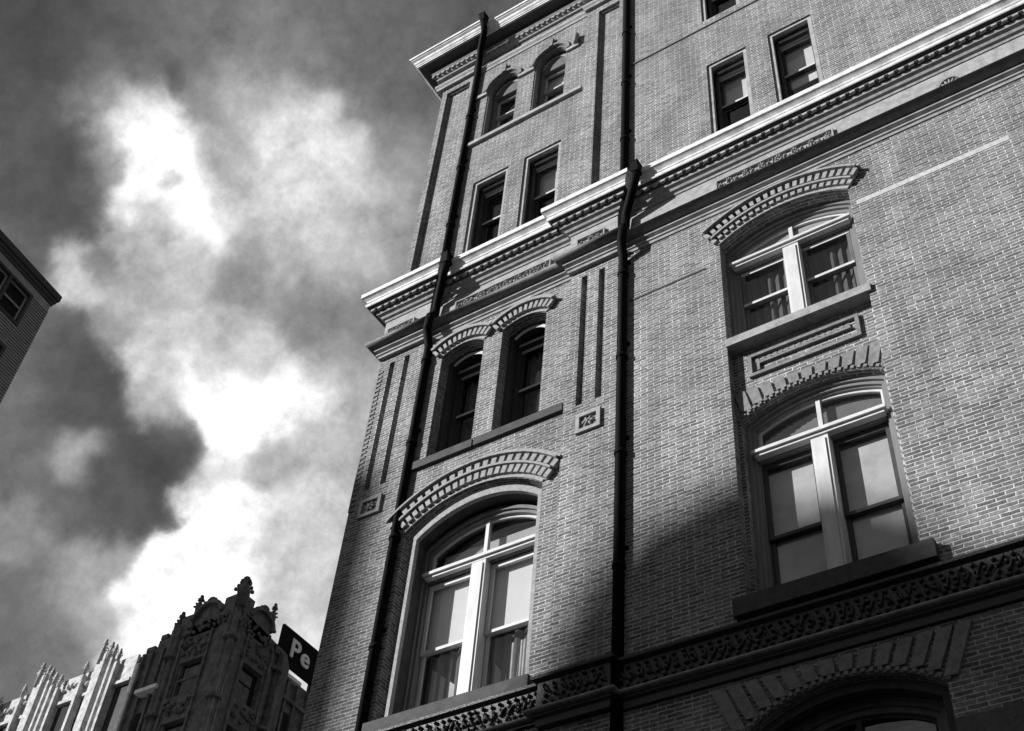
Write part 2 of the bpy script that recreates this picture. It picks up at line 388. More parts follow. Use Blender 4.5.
# bay wall: an outer skin 0.1 thick for the first order of each reveal, then the wall proper
WY = .62
SK = {}
b = MB()
b.poly_prism([(PX1 - .02, G0), (QX0 + .02, G0), (QX0 + .02, TOP), (PX1 - .02, TOP)], 0, WY,
             [lp(BIG_L, n=24), lp(MID[0]), lp(MID[1]), lp(SQ[0]), lp(SQ[1]), lp(ARC[0]), lp(ARC[1])])
b.obj('wall', M['brick'], bld)

def second_order(o, ins, y0, y1, m, name='window_surround', **k):
    b = MB(); b.poly_prism(lp(o, **k), y0, y1, [lp(o, inset=ins, drop=-.003, **k)]); return b.obj(name, m, bld)

# right-hand wall with its recessed window bays
def right_bay(cx):
    d = cx + 3.565
    rec = dict(xl=-4.55 + d, xr=-2.58 + d, zb=8.36, zs=14.90, rise=.30)
    upw = dict(xl=-4.55 + d, xr=-2.58 + d, zb=12.80, zs=14.90, rise=.30)
    low = dict(xl=-4.50 + d, xr=-2.63 + d, zb=8.56, zs=11.42, rise=.26)
    bot = dict(xl=-4.66 + d, xr=-2.60 + d, zb=2.5, zs=6.98, rise=.33)
    sA = dict(xl=-4.54 + d, xr=-3.79 + d, zb=17.5, zs=20.02, rise=0)
    sB = dict(xl=-3.39 + d, xr=-2.61 + d, zb=17.5, zs=20.02, rise=0)
    tA = dict(xl=-4.56 + d, xr=-3.81 + d, zb=21.60, zs=23.75, rise=0)
    tB = dict(xl=-3.39 + d, xr=-2.61 + d, zb=21.60, zs=23.75, rise=0)
    return rec, upw, low, bot, sA, sB, tA, tB
bays = [right_bay(-3.565), right_bay(1.80)]
holes = []
for (rec, upw, low, bot, sA, sB, tA, tB) in bays: holes += [lp(rec, n=24), lp(bot, n=24), lp(sA), lp(sB), lp(tA), lp(tB)]
b = MB(); b.poly_prism([(QX1 - .02, G0), (WX1, G0), (WX1, TOP), (QX1 - .02, TOP)], 0.001, WY, holes)
b.obj('wall', M['brick'], bld)

# corner pilasters: skin with slots and sunk panels in front of a solid body
def pilaster(x0, x1, slots, panel, xu):
    b = MB(); hs = [[(a, 12.65), (c, 12.65), (c, 15.50), (a, 15.50)] for a, c in slots]
    hs.append([(panel[0], 17.3), (panel[1], 17.3), (panel[1], panel[2]), (panel[0], panel[2])])
    b.poly_prism([(x0, G0), (x1, G0), (x1, TOP), (xu, TOP), (xu, 17.15), (x0, 17.15)], PY, .09, hs)
    b.poly_prism([(x0, G0), (x1, G0), (x1, TOP), (xu, TOP), (xu, 17.15), (x0, 17.15)], .09, WY)
    b.obj('pilaster', M['brick'], bld)
    # stepped border of the sunk panel
    b = MB(); g = .035
    b.poly_prism([(panel[0], 17.3), (panel[1], 17.3), (panel[1], panel[2]), (panel[0], panel[2])], -.02, .03,
                 [[(panel[0] + g, 17.3 + g), (panel[1] - g, 17.3 + g), (panel[1] - g, panel[2] - g), (panel[0] + g, panel[2] - g)]])
    b.box(panel[0] + .002, panel[1] - .002, .03, .088, 17.302, panel[2] - .002)
    b.obj('pilaster_panel', M['brick'], bld)
PY = -.07
pilaster(BX0, PX1, [(-10.595, -10.485), (-10.285, -10.175)], (-10.57, -9.96, 24.10), -10.70)
pilaster(QX0, QX1, [(-6.85, -6.745), (-6.54, -6.435)], (-6.765, -6.28, 24.08), QX0)
# toothed brick edge on the outer corner
b = MB(); z = 12.3; loop = []
while z < 15.4:
    loop += [(BX0 + .10, z), (BX0 + .10, z + .054), (BX0 + .02, z + .054), (BX0 + .02, z + .108)]; z += .108
b.poly_prism(loop + [(BX0 - .004, z), (BX0 - .004, 12.3)], PY - .014, PY + .02)
b.obj('corner_brickwork', M['brick_plain'], bld)
# return walls, back and roof of the block
b = MB()
b.box(BX0, BX0 + .5, WY, 15, G0, 17.15); b.box(-10.70, BX0 + .5, WY, 15, 17.15, TOP); b.box(BX0 + .5, WX1, 14.5, 15, G0, TOP); b.box(WX1 - .5, WX1, WY, 14.5, G0, TOP)
b.obj('wall', M['brick'], bld)
b = MB(); b.box(-10.69, WX1 - .02, -.05, 14.98, TOP + .002, TOP + .2); b.obj('roof', M['roof'], bld)
b = MB()
for z in (3.4, 7.9, 12.2, 16.6, 20.6): b.box(BX0 + .5, WX1 - .5, WY + .003, 14.5, z, z + .3)
for x in (-6.4, -.9): b.box(x, x + .15, WY + .003, 14.5, G0, TOP)
b.box(BX0 + .5, WX1 - .5, 4.5, 4.6, G0, TOP)
b.obj('interior_floors', M['dark_room'], bld)

# ---- carved squares on the pilasters
for x0, x1 in ((-10.58, -10.17), (-6.81, -6.42)):
    b = MB(); z0, z1 = 12.06, 12.41; y = PY
    b.poly_prism([(x0, z0), (x1, z0), (x1, z1), (x0, z1)], y - .045, y - .001, [[(x0 + .06, z0 + .06), (x1 - .06, z0 + .06), (x1 - .06, z1 - .06), (x0 + .06, z1 - .06)]])
    cx, cz = (x0 + x1) / 2, (z0 + z1) / 2
    for i in range(6):
        a = i * PI / 3; b.blob((cx + .06 * math.cos(a), y - .02, cz + .05 * math.sin(a)), (.045, .03, .022), rot=a)
    b.blob((cx, y - .03, cz), (.03, .03, .03))
    b.obj('rosette_block', M['stone_mid'], bld)

# ---- cornices, swept round the corner and over both pilasters
path = [(BX0, 12), (BX0, -.12), (PX1, -.12), (PX1, 0), (QX0, 0), (QX0, -.12), (QX1, -.12), (QX1, 0), (WX1, 0)]
def cornice(name, prof, m):
    b = MB(); b.sweep(path, prof); return b.obj(name, m, bld)
# middle cornice
cornice('cornice', [(-.08, 17.00), (.30, 16.885), (.31, 16.90), (.315, 16.945), (.285, 16.955), (.27, 16.985), (.30, 17.00), (.31, 17.03), (.34, 17.06), (.36, 17.075), (.36, 17.085), (.387, 17.09), (.39, 17.185), (.36, 17.20), (-.08, 17.28)], M['stone_light'])
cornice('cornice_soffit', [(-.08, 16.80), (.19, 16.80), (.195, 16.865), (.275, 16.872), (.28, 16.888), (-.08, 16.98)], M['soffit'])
cornice('bed_mould', [(-.08, 16.60), (.03, 16.60), (.04, 16.65), (.08, 16.665), (.10, 16.71), (.15, 16.735), (.16, 16.795), (-.08, 16.795)], M['stone_mid'])
def dentils(z0, z1, p0, p1, sp, w, m, name='dentil_course'):
    """toothed strip: one connected piece along each stretch of wall"""
    for (ax, ay), (cx, cy) in zip(path, path[1:]):
        if ay != cy: continue
        s0 = ax - (p1 if (ax, ay) in ((BX0, -.12), (QX0, -.12)) else -p1)
        s1 = cx + (p1 if (cx, cy) in ((PX1, -.12), (QX1, -.12)) else -p1)
        b = MB(); zb = z1 - .02; loop = [(s1, z1), (s0, z1)]; x = s0
        while x + sp < s1:
            loop += [(x, z0), (x + w * .9, z0 + .004), (x + w, zb), (x + sp, zb)]; x += sp
        loop += [(x, z0), (s1, z0)]
        b.poly_prism(loop, ay - p1, ay - p0 + .002)
        b.obj(name, m, bld)
dentils(16.80, 16.862, .192, .235, .15, .085, M['course'])
# band of the frieze and the lower moulding
cornice('frieze', [(-.08, 16.09), (.012, 16.09), (.012, 16.598), (-.08, 16.598)], M['course'])
pr = [(-.08, 15.86), (.10, 15.86)]
for i in range(9):
    a = -PI / 2 + .25 + (PI - .75) * i / 8; pr.append((.12 + .092 * math.cos(a), 15.955 + .088 * math.sin(a)))
pr += [(.06, 16.085), (-.08, 16.088)]
b = MB(); b.sweep(path, pr, True); b.obj('belt_course', M['belt2'], bld)
cornice('belt_fillet', [(-.08, 15.66), (.02, 15.66), (.03, 15.70), (.055, 15.715), (.055, 15.745), (.025, 15.76), (.03, 15.80), (.085, 15.815), (.09, 15.85), (-.08, 15.855)], M['course'])
# top cornice
cornice('cornice', [(-.08, 25.14), (.38, 25.09), (.40, 25.09), (.405, 25.125), (.42, 25.13), (.425, 25.16), (.455, 25.19), (.47, 25.24), (.515, 25.275), (.52, 25.30), (.545, 25.305), (.548, 25.365), (.52, 25.38), (-.08, 25.45)], M['stone_light'])
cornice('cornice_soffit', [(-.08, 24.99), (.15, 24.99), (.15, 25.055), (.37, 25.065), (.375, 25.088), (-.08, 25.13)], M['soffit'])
cornice('bed_mould', [(-.08, 24.72), (.05, 24.72), (.06, 24.76), (.09, 24.78), (.13, 24.90), (.155, 24.93), (.155, 24.985), (-.08, 24.985)], M['stone_mid'])
dentils(24.80, 24.87, .088, .14, .13, .07, M['stone_mid'])
cornice('frieze_band', [(-.08, 24.30), (.02, 24.30), (.03, 24.36), (.06, 24.40), (.06, 24.47), (-.08, 24.49)], M['course'])

# ---- bottom belt course with running leaf ornament
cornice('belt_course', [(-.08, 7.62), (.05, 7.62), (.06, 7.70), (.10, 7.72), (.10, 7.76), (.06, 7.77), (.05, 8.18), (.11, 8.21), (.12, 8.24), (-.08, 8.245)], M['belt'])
cornice('belt_bead', [(.09, 7.762), (.155, 7.762), (.17, 7.775), (.17, 7.79), (.155, 7.80), (.09, 7.80)], M['stone_mid'])
b = MB(); x = BX0
while x < 2.5:
    y = -.12 if (x < PX1 or QX0 < x < QX1) else 0
    y -= .055
    ru = random.uniform
    for q in range(4):      # curled leaf: a stem, a lobe and two berries
        t = q * 1.1 + ru(-.3, .3)
        b.blob((x + .03 * math.sin(t), y - .012, 7.90 + .075 * q + ru(-.01, .01)), (.036 - .004 * q, .038, .026), 6, 4, rot=ru(-1.2, 1.2), jit=.3)
    b.blob((x + .05, y - .012, 8.02 + ru(-.04, .04)), (.016, .035, .07), 6, 4, rot=ru(-.8, .8), jit=.3)
    b.blob((x + .055, y - .03, 7.84 + ru(-.01, .02)), (.024, .03, .022), 6, 4, jit=.3)
    x += ru(.085, .12)
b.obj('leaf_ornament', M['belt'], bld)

# ---- frieze panels and the half-round medallion
def carving(x0, x1, z0, z1, y, depth, seed, m, name):
    rnd = random.Random(seed); b = MB(); f = .025
    b.poly_prism([(x0, z0), (x1, z0), (x1, z1), (x0, z1)], y - .05, y, [[(x0 + f, z0 + f), (x1 - f, z0 + f), (x1 - f, z1 - f), (x0 + f, z1 - f)]])
    n = max(2, int((x1 - x0) / .13)); h = (z1 - z0 - 2 * f)
    for i in range(n):
        cx = x0 + f + (i + .5) * (x1 - x0 - 2 * f) / n; sgn = 1 if i % 2 else -1
        for k in range(7):
            t = k / 6 * 4.6; r = .052 * (1 - k / 9)
            b.blob((cx + r * math.cos(t) * 1.1, y - .012 - depth * .5, (z0 + z1) / 2 + sgn * r * math.sin(t) * h / .11), (.020, depth, .018), 6, 4, rot=t)
        for k in range(3):
            b.blob((cx + rnd.uniform(-.06, .06), y - depth * .5, (z0 + z1) / 2 + rnd.uniform(-.4, .4) * h), (.03, depth * 1.2, .012), 6, 4, rot=rnd.uniform(0, 3))
    return b.obj(name, m, bld)
for cx in (-3.565, 1.80): carving(cx - .95, cx + .96, 16.10, 16.42, -.012, .03, 3, M['stone_mid'], 'frieze_panel')
carving(-9.38, -7.48, 16.10, 16.40, -.012, .03, 5, M['stone_mid'], 'frieze_panel')
carving(-10.72, -10.14, 16.10, 16.34, -.132, .03, 6, M['stone_mid'], 'frieze_panel')
carving(-6.92, -6.40, 16.10, 16.38, -.132, .03, 7, M['stone_mid'], 'frieze_panel')
b = MB()
mc = (-.88, 16.10)
outer = [(mc[0] + .235 * math.cos(PI * i / 14), mc[1] + .31 * math.sin(PI * i / 14)) for i in range(15)]
inner = [(mc[0] + .17 * math.cos(PI * i / 14), mc[1] + .02 + .22 * math.sin(PI * i / 14)) for i in range(15)]
b.poly_prism(outer, -.055, -.011, [inner])
for i in range(7):
    a = PI * (i + .5) / 7; b.blob((mc[0] + .10 * math.cos(a), -.03, mc[1] + .05 + .12 * math.sin(a)), (.075, .03, .02), 6, 4, rot=a)
b.obj('shell_medallion', M['stone_mid'], bld)

# ---- string courses and pale stripes in the brickwork
b = MB(); b.box(QX1 + .16, WX1, -.022, .003, 21.34, 21.375); b.obj('string_course', M['course_dark'], bld)
b = MB(); b.box(-2.50, -.42, -.004, .003, 14.485, 14.58); b.obj('pale_band', M['pale'], bld)  # lighter flush strip on the wall
b = MB(); b.box(QX1 + .16, -4.79, -.012, .003, 14.505, 14.53); b.obj('thin_course', M['course_dark'], bld)
b = MB(); b.box(-2.598, WX1, -.02, .003, 2.0, 6.58); b.obj('stone_base', M['ashlar'], bld)
for a, c in ((PX1, -9.47), (-8.69, -8.31), (-7.53, -7.24)):      # impost band at the arched top windows
    b = MB(); b.box(a, c, -.05, .003, 23.20, 23.30); b.obj('impost_band', M['course'], bld)
b = MB(); b.box(PX1, -7.10, -.07, .05, 21.40, 21.50); b.obj('sill', M['course'], bld)
b = MB(); b.box(PX1, -8.63, -.06, .05, 12.71, 12.86); b.obj('sill', M['stone_dark'], bld)
b = MB(); b.box(-8.60, -7.08, -.06, .05, 12.71, 12.86); b.obj('sill', M['stone_dark'], bld)
b = MB(); b.box(-9.80, -7.30, -.10, .10, 8.245, 8.42); b.obj('sill', M['stone_dark'], bld)

# ---- brick hood arches
def hood(o, rows, label_h, name='brick_arch', end=0, m=M['arch_brick'], y=0.0, ext=.03):
    cx, cz, Rr, a = arcfn(o['xl'], o['xr'], o['zs'], o['rise'])
    b = MB(); off = 0
    b.poly_prism(band(o['xl'], o['xr'], o['zs'], o['rise'], .006, .05, ext=0), y - .02, y + .004)
    off = .05
    for (h, pitch, proud, wid) in rows:
        rr = Rr + off; n = int(2 * (a + ext) * rr / pitch)
        b.poly_prism(band(o['xl'], o['xr'], o['zs'], o['rise'], off, off + h, ext=ext), y - .018, y + .004)
        for i in range(n + 1):
            t = -(a + ext) + 2 * (a + ext) * i / n
            rbar(b, cx, cz, t, rr + .012, rr + h - .004, pitch * wid, pitch * wid * 1.05, y - proud * .75, y - .017)
        off += h
        b.poly_prism(band(o['xl'], o['xr'], o['zs'], o['rise'], off, off + .035, ext=ext), y - proud - .012, y + .004); off += .035
    b.poly_prism(band(o['xl'], o['xr'], o['zs'], o['rise'], off, off + label_h, ext=ext + .012), y - .10, y + .004)
    return b.obj(name, m, bld)
hood(BIG_L, [(.15, .115, .09, .66), (.13, .135, .12, .62)], .04, ext=.02)
for o in MID: hood(o, [(.17, .085, .10, .64)], .04, ext=.02)
for bay in bays: hood(bay[0], [(.10, .105, .08, .62), (.15, .105, .13, .58)], .035, ext=.0)
# round label moulds over the top arches
for o in ARC:
    b = MB(); cx = (o['xl'] + o['xr']) / 2
    b.poly_prism(band(o['xl'] - .0, o['xr'] + .0, o['zs'], o['rise'], .006, .075, ext=0), -.05, .004)
    b.poly_prism([(cx - .045, 23.75), (cx + .045, 23.75), (cx + .055, 24.03), (cx - .045, 24.03)], -.07, .004)
    for sx in (-1, 1):
        b.box(cx + sx * .44 - .035, cx + sx * .44 + .035, -.07, .004, 23.302, 23.38)
    b.obj('brick_arch', M['brick_plain'], bld)
b = MB()
for i in range(7):
    t = i / 6; b.blob((-7.30 + .02 * t, -.07, 23.32 + .26 * t), (.06, .07, .05), 7, 5)
b.obj('hood_stop', M['stone_mid'], bld)

# ---- splayed flat arches made of projecting bricks
def splay(o, zt, n, y, proud, low=.13, m=M['brick_plain'], spread=.20, wid=.5, gap_low=.03):
    b = MB(); cx, cz, Rr, a = arcfn(o['xl'], o['xr'], o['zs'], o['rise'])
    b.poly_prism(band(o['xl'], o['xr'], o['zs'], o['rise'], .006, .055), y - .012, y + .004)
    for i in range(n + 1):
        u = -1 + 2 * i / n
        t = a * u * 1.02
        x0, z0 = cx + (Rr + .062) * math.sin(t), cz + (Rr + .062) * math.cos(t)
        z0 += low * 0
        x1 = x0 + u * spread
        w0 = 2 * a * Rr / n * wid; w1 = w0 * 1.15
        q = []
        for yy in (y - proud, y + .004):
            q += [(x0 - w0 / 2, yy, z0), (x0 + w0 / 2, yy, z0), (x1 + w1 / 2, yy, zt), (x1 - w1 / 2, yy, zt)]
        b.hexa(q)
    # small dentil bricks under the bars
    n2 = n * 2
    for i in range(n2 + 1):
        t = a * (-1 + 2 * i / n2); rbar(b, cx, cz, t, Rr + .012, Rr + .058, .045, .045, y - .035, y - .01)
    return b.obj('brick_arch', m, bld)

# ================================================================== WINDOWS
def sash_unit(win, xl, xr, zb, zt, y, zm=None, blind=None, m=M['sash'], st=.05, top=None, drape=None, glass_out=0, gb=None, stile=None, rail=None):
    """upper and lower sliding sash with panes; top = arched loop (xl,xr,zs,rise)"""
    zm = zm if zm is not None else (zb + zt) / 2
    for k, (a, c, yy) in enumerate(((zm, zt, y), (zb, zm + .04, y + .045))):
        b = MB()
        b.poly_prism([(xl, a), (xr, a), (xr, c), (xl, c)], yy, yy + .04, [[(xl + st, a + .045), (xr - st, a + .045), (xr - st, c - (.06 if k == 0 else .035)), (xl + st, c - (.06 if k == 0 else .035))]])
        s = b.obj('sash', stile or m, win)
        b = MB(); zr = c - .062 if k == 0 else zm - .004      # painted rails
        b.box(xl + .004, xr - .004, yy - .006, yy - .0005, zr, zr + (.064 if k == 0 else .05)) if k == 0 else b.box(xl + .004, xr - .004, y - .008, y - .001, zm, zm + .046)
        b.obj('rail', rail or m, win)
        b = MB(); b.face([(xl + st - .005, yy + .02, a + .04), (xr - st + .005, yy + .02, a + .04), (xr - st + .005, yy + .02, c - .03), (xl + st - .005, yy + .02, c - .03)])
        b.obj('pane', M['glass'], win)
    if blind:
        z0, z1, mm = blind
        b = MB(); nf = 1
        b.box(xl + .012, xr - .012, y + .10, y + .106, z0, z1)
        b.box(xl + .03, xr - .03, y + .096, y + .112, z0 - .02, z0)
        b.obj('blind', M[mm], win)
    if drape:
        b = MB(); x0, x1, z0, z1, mm = drape; n = 24; pts = []
        for i in range(n + 1):
            x = x0 + (x1 - x0) * i / n; pts.append((x, y + .16 + .03 * math.sin(i * 1.35) + .01 * math.sin(i * 3.1)))
        for i in range(n):
            b.face([(pts[i][0], pts[i][1], z0), (pts[i + 1][0], pts[i + 1][1], z0), (pts[i + 1][0], pts[i + 1][1], z1), (pts[i][0], pts[i][1], z1)], True)
        b.obj('curtain', M[mm], win)

def square_window(o, blind=None, zm=18.97, zbot=None):
    # thin first order, brick-mould frame, casing, sashes
    second_order(o, .07, .035, .10, M['course'])
    i = .075
    b = MB(); b.poly_prism(lp(o, inset=i), .19, .235, [lp(o, inset=i + .045, drop=-.05)])
    b.poly_prism(lp(o, inset=i), .235, .40, [lp(o, inset=i + .02, drop=-.05)])
    win = b.obj('window', M['casing_shaded'], bld)
    b = MB(); b.box(o['xl'] + i + .05, o['xr'] - i - .05, .17, .189, o['zs'] - i - .05, o['zs'] - i - .005); b.obj('head_moulding', M['sash'], win)
    sash_unit(win, o['xl'] + i + .02, o['xr'] - i - .02, o['zb'] + .05, o['zs'] - i - .06, .31, zm, blind, stile=M['casing_shaded'], rail=M['frame'])
    b = MB(); b.box(o['xl'] + i + .02, o['xr'] - i - .02, .26, .35, o['zs'] - i - .06, o['zs'] - i - .02); b.obj('head_rail', M['sash'], win)
    return win
square_window(SQ[0]); square_window(SQ[1], blind=(19.05, 19.9, 'blind'))
for q, bay in enumerate(bays):
    square_window(bay[4], blind=(19.02, 19.9, 'blind')); square_window(bay[5], blind=(18.72, 19.9, 'blind'))
    for o in (bay[6], bay[7]):
        square_window(o, zm=22.8)
for k, o in enumerate(ARC):
    second_order(o, .03, .02, .12, M['brick_plain'], n=16)
    b = MB(); b.poly_prism(lp(o, inset=.03, n=16), .20, .25, [opening(o['xl'], o['xr'], o['zb'], o['zs'] - .02, 0, inset=.09, drop=-.05)])
    b.poly_prism(lp(o, inset=.034, n=16), .25, .40, [opening(o['xl'], o['xr'], o['zb'], o['zs'] - .02, 0, inset=.075, drop=-.05)])
    win = b.obj('window', M['casing'], bld)
    b = MB(); b.poly_prism(band(o['xl'] + .03, o['xr'] - .03, o['zs'], o['rise'] - .03, -.10, -.035), .175, .199); b.obj('arch_moulding', M['stone_mid'], win)
    sash_unit(win, o['xl'] + .075, o['xr'] - .075, o['zb'] + .05, o['zs'] - .11, .30, 22.62, blind=(22.66, 23.24, 'blind') if k else None)
for k, o in enumerate(MID):
    b = MB(); b.poly_prism(lp(o, inset=.003), .20, .24, [lp(o, inset=.075, drop=-.05)])
    b.poly_prism(lp(o, inset=.02), .24, .38, [lp(o, inset=.03, drop=-.05)])
    b.poly_prism(lp(o, inset=.006), .38, .42, [opening(o['xl'], o['xr'], o['zb'], o['zs'] + .02, 0, inset=.075, drop=-.05)])
    b.poly_prism(lp(o, inset=.01), .42, .56, [opening(o['xl'], o['xr'], o['zb'], o['zs'] + .02, 0, inset=.07, drop=-.05)])
    win = b.obj('window', M['casing_shaded'], bld)
    b = MB(); b.poly_prism(band(o['xl'] + .08, o['xr'] - .08, o['zs'] - .02, o['rise'], -.09, -.03), .19, .199); b.obj('arch_moulding', M['frame'], win)
    b = MB(); b.box(o['xl'] + .08, o['xr'] - .08, .37, .379, o['zs'] - .06, o['zs'] - .01); b.obj('head_moulding', M['frame'], win)
    sash_unit(win, o['xl'] + .07, o['xr'] - .07, o['zb'] + .05, o['zs'] - .06, .48, 14.12, m=M['frame'], stile=M['casing_shaded'], drape=(o['xl'] + .09, o['xr'] - .09, o['zb'] + .06, o['zs'] - .08, 'mid_curtain'))

def big_window(o, trans, zmeet, mull=(.12, .15), cy=.20, sy=.33, rec=0, fan_bar=True, blinds=(None, None), lowhead=None, drapes=(None, None), m=M['frame'], casing=.17, ledge=.07, cas=M['casing'], stile=None, rail=None):
    """arched double window: casing, mullion, transom ledge, fanlight, two pairs of sashes"""
    cx = (o['xl'] + o['xr']) / 2; y = rec
    xl, xr = o['xl'] + casing + .07, o['xr'] - casing - .07
    b = MB()
    # stepped casing
    b.poly_prism(lp(o, inset=.003, n=24), y + cy, y + cy + .04, [lp(o, inset=.055, n=24, drop=-.04)])
    b.poly_prism(lp(o, inset=.003, n=24), y + cy + .04, y + cy + .08, [lp(o, inset=.10, n=24, drop=-.04)])
    b.poly_prism(lp(o, inset=.003, n=24), y + cy + .08, y + sy + .12, [lp(o, inset=casing, n=24, drop=-.04)])
    win = b.obj('window', cas or m, bld)
    b = MB()
    # mullion
    b.box(cx - mull[0], cx + mull[0], y + cy - .03, y + sy + .10, o['zb'] + .001, trans - .002)
    b.box(cx - mull[0] + .035, cx + mull[0] - .035, y + cy - .05, y + cy - .031, o['zb'] + .001, trans - .10)
    b.obj('mullion', m, win)
    b = MB()
    x0, x1 = o['xl'] + .08, o['xr'] - .08
    yb = y + cy + .04
    b.box(x0, x1, y + cy - ledge, yb, trans, trans + .045)
    b.box(x0 + .02, x1 - .02, y + cy - ledge + .03, yb, trans + .0455, trans + .08)
    b.box(x0 + .03, x1 - .03, y + cy - ledge + .035, yb, trans - .04, trans - .0005)
    b.obj('transom', m, win)
    b = MB(); b.box(x0 + .04, x1 - .04, yb + .001, y + sy + .10, trans - .055, trans + .079); b.obj('transom_bed', cas or m, win)
    # fanlight
    f = dict(o); 
    lo = trans + .08
    b = MB()
    loop = [p for p in lp(o, inset=casing - .01, n=24)]
    loop = [(loop[0][0], lo), (loop[1][0], lo)] + [p for p in loop[2:] if p[1] > lo + .01]
    hl = [p for p in lp(o, inset=casing + .035, n=24)]
    hl = [(hl[0][0], lo + .03), (hl[1][0], lo + .03)] + [p for p in hl[2:] if p[1] > lo + .04]
    b.poly_prism(loop, y + sy, y + sy + .04, [hl])
    if fan_bar: b.box(cx - .028, cx + .028, y + sy - .02, y + sy + .045, lo + .001, o['zs'] + o['rise'] - casing - .01)
    b.obj('fanlight', m, win)
    b = MB(); b.poly_prism(hl, y + sy + .02, y + sy + .0205); b.obj('pane', M['glass'], win)
    for k, (a, c) in enumerate(((o['xl'] + casing, cx - mull[0]), (cx + mull[0], o['xr'] - casing))):
        sash_unit(win, a + .01, c - .01, o['zb'] + .02, trans - .08, y + sy, zmeet, blinds[k], drape=drapes[k], m=m, stile=stile, rail=rail)
    return win
def bld_window(): return [c for c in bld.children if c.name.startswith('window') and not c.name.startswith('window_')][-1]
# lower left big window
second_order(BIG_L, .165, .20, .34, M['brick'], n=24)
RO = opening(-9.51, -7.375, BIG_L['zb'], 11.40, .40, n=24)
RI = opening(-9.455, -7.43, BIG_L['zb'] - .003, 11.33, .365, n=24)
b = MB(); b.poly_prism(RO, .02, .09, [RI]); b.obj('window_surround', M['arch_brick'], bld)
b = MB(); b.poly_prism(opening(-9.505, -7.38, BIG_L['zb'] + .001, 11.395, .398, n=24), .091, .34, [opening(-9.460, -7.425, BIG_L['zb'] - .003, 11.335, .365, n=24)]); b.obj('window_surround', M['stone_dark'], bld)  # dark lining, coloured to stand in for shade in the reveal
# one more brick order framing it
oL = dict(xl=-9.48, xr=-7.455, zb=BIG_L['zb'], zs=11.285, rise=.35)
wL = big_window(oL, 10.78, 9.58, mull=(.115, .15), cy=.26, sy=.36, casing=.10, cas=M['casing'], blinds=((9.66, 10.75, 'blind'), (9.66, 10.75, 'blind')), drapes=((-9.40, -8.60, 8.45, 9.62, 'dark_curtain'), (-8.40, -7.52, 8.45, 9.62, 'dark_curtain')))
b = MB()
for i in range(9): b.tube([(-7.98 + i * .042, .53, 8.46), (-7.99 + i * .044, .53, 9.45)], .020, 8)
b.obj('curtain', M['curtain'], wL)
b = MB(); b.box(-9.30, -7.62, .52, .526, 10.88, 11.30); b.obj('blind', M['blind'], wL)
b = MB(); b.poly_prism([(-9.30, 8.46), (-8.70, 8.46), (-8.70, 8.95), (-9.28, 9.45)], .515, .52); b.obj('curtain', M['grey_blind'], wL)  # pale piece cut to the outline of a light patch on the pane
b = MB(); b.poly_prism([(-8.40, 8.46), (-8.02, 8.46), (-8.06, 8.98), (-8.32, 9.30)], .515, .52); b.obj('curtain', M['grey_blind'], wL)  # second pale piece drawn as a light patch

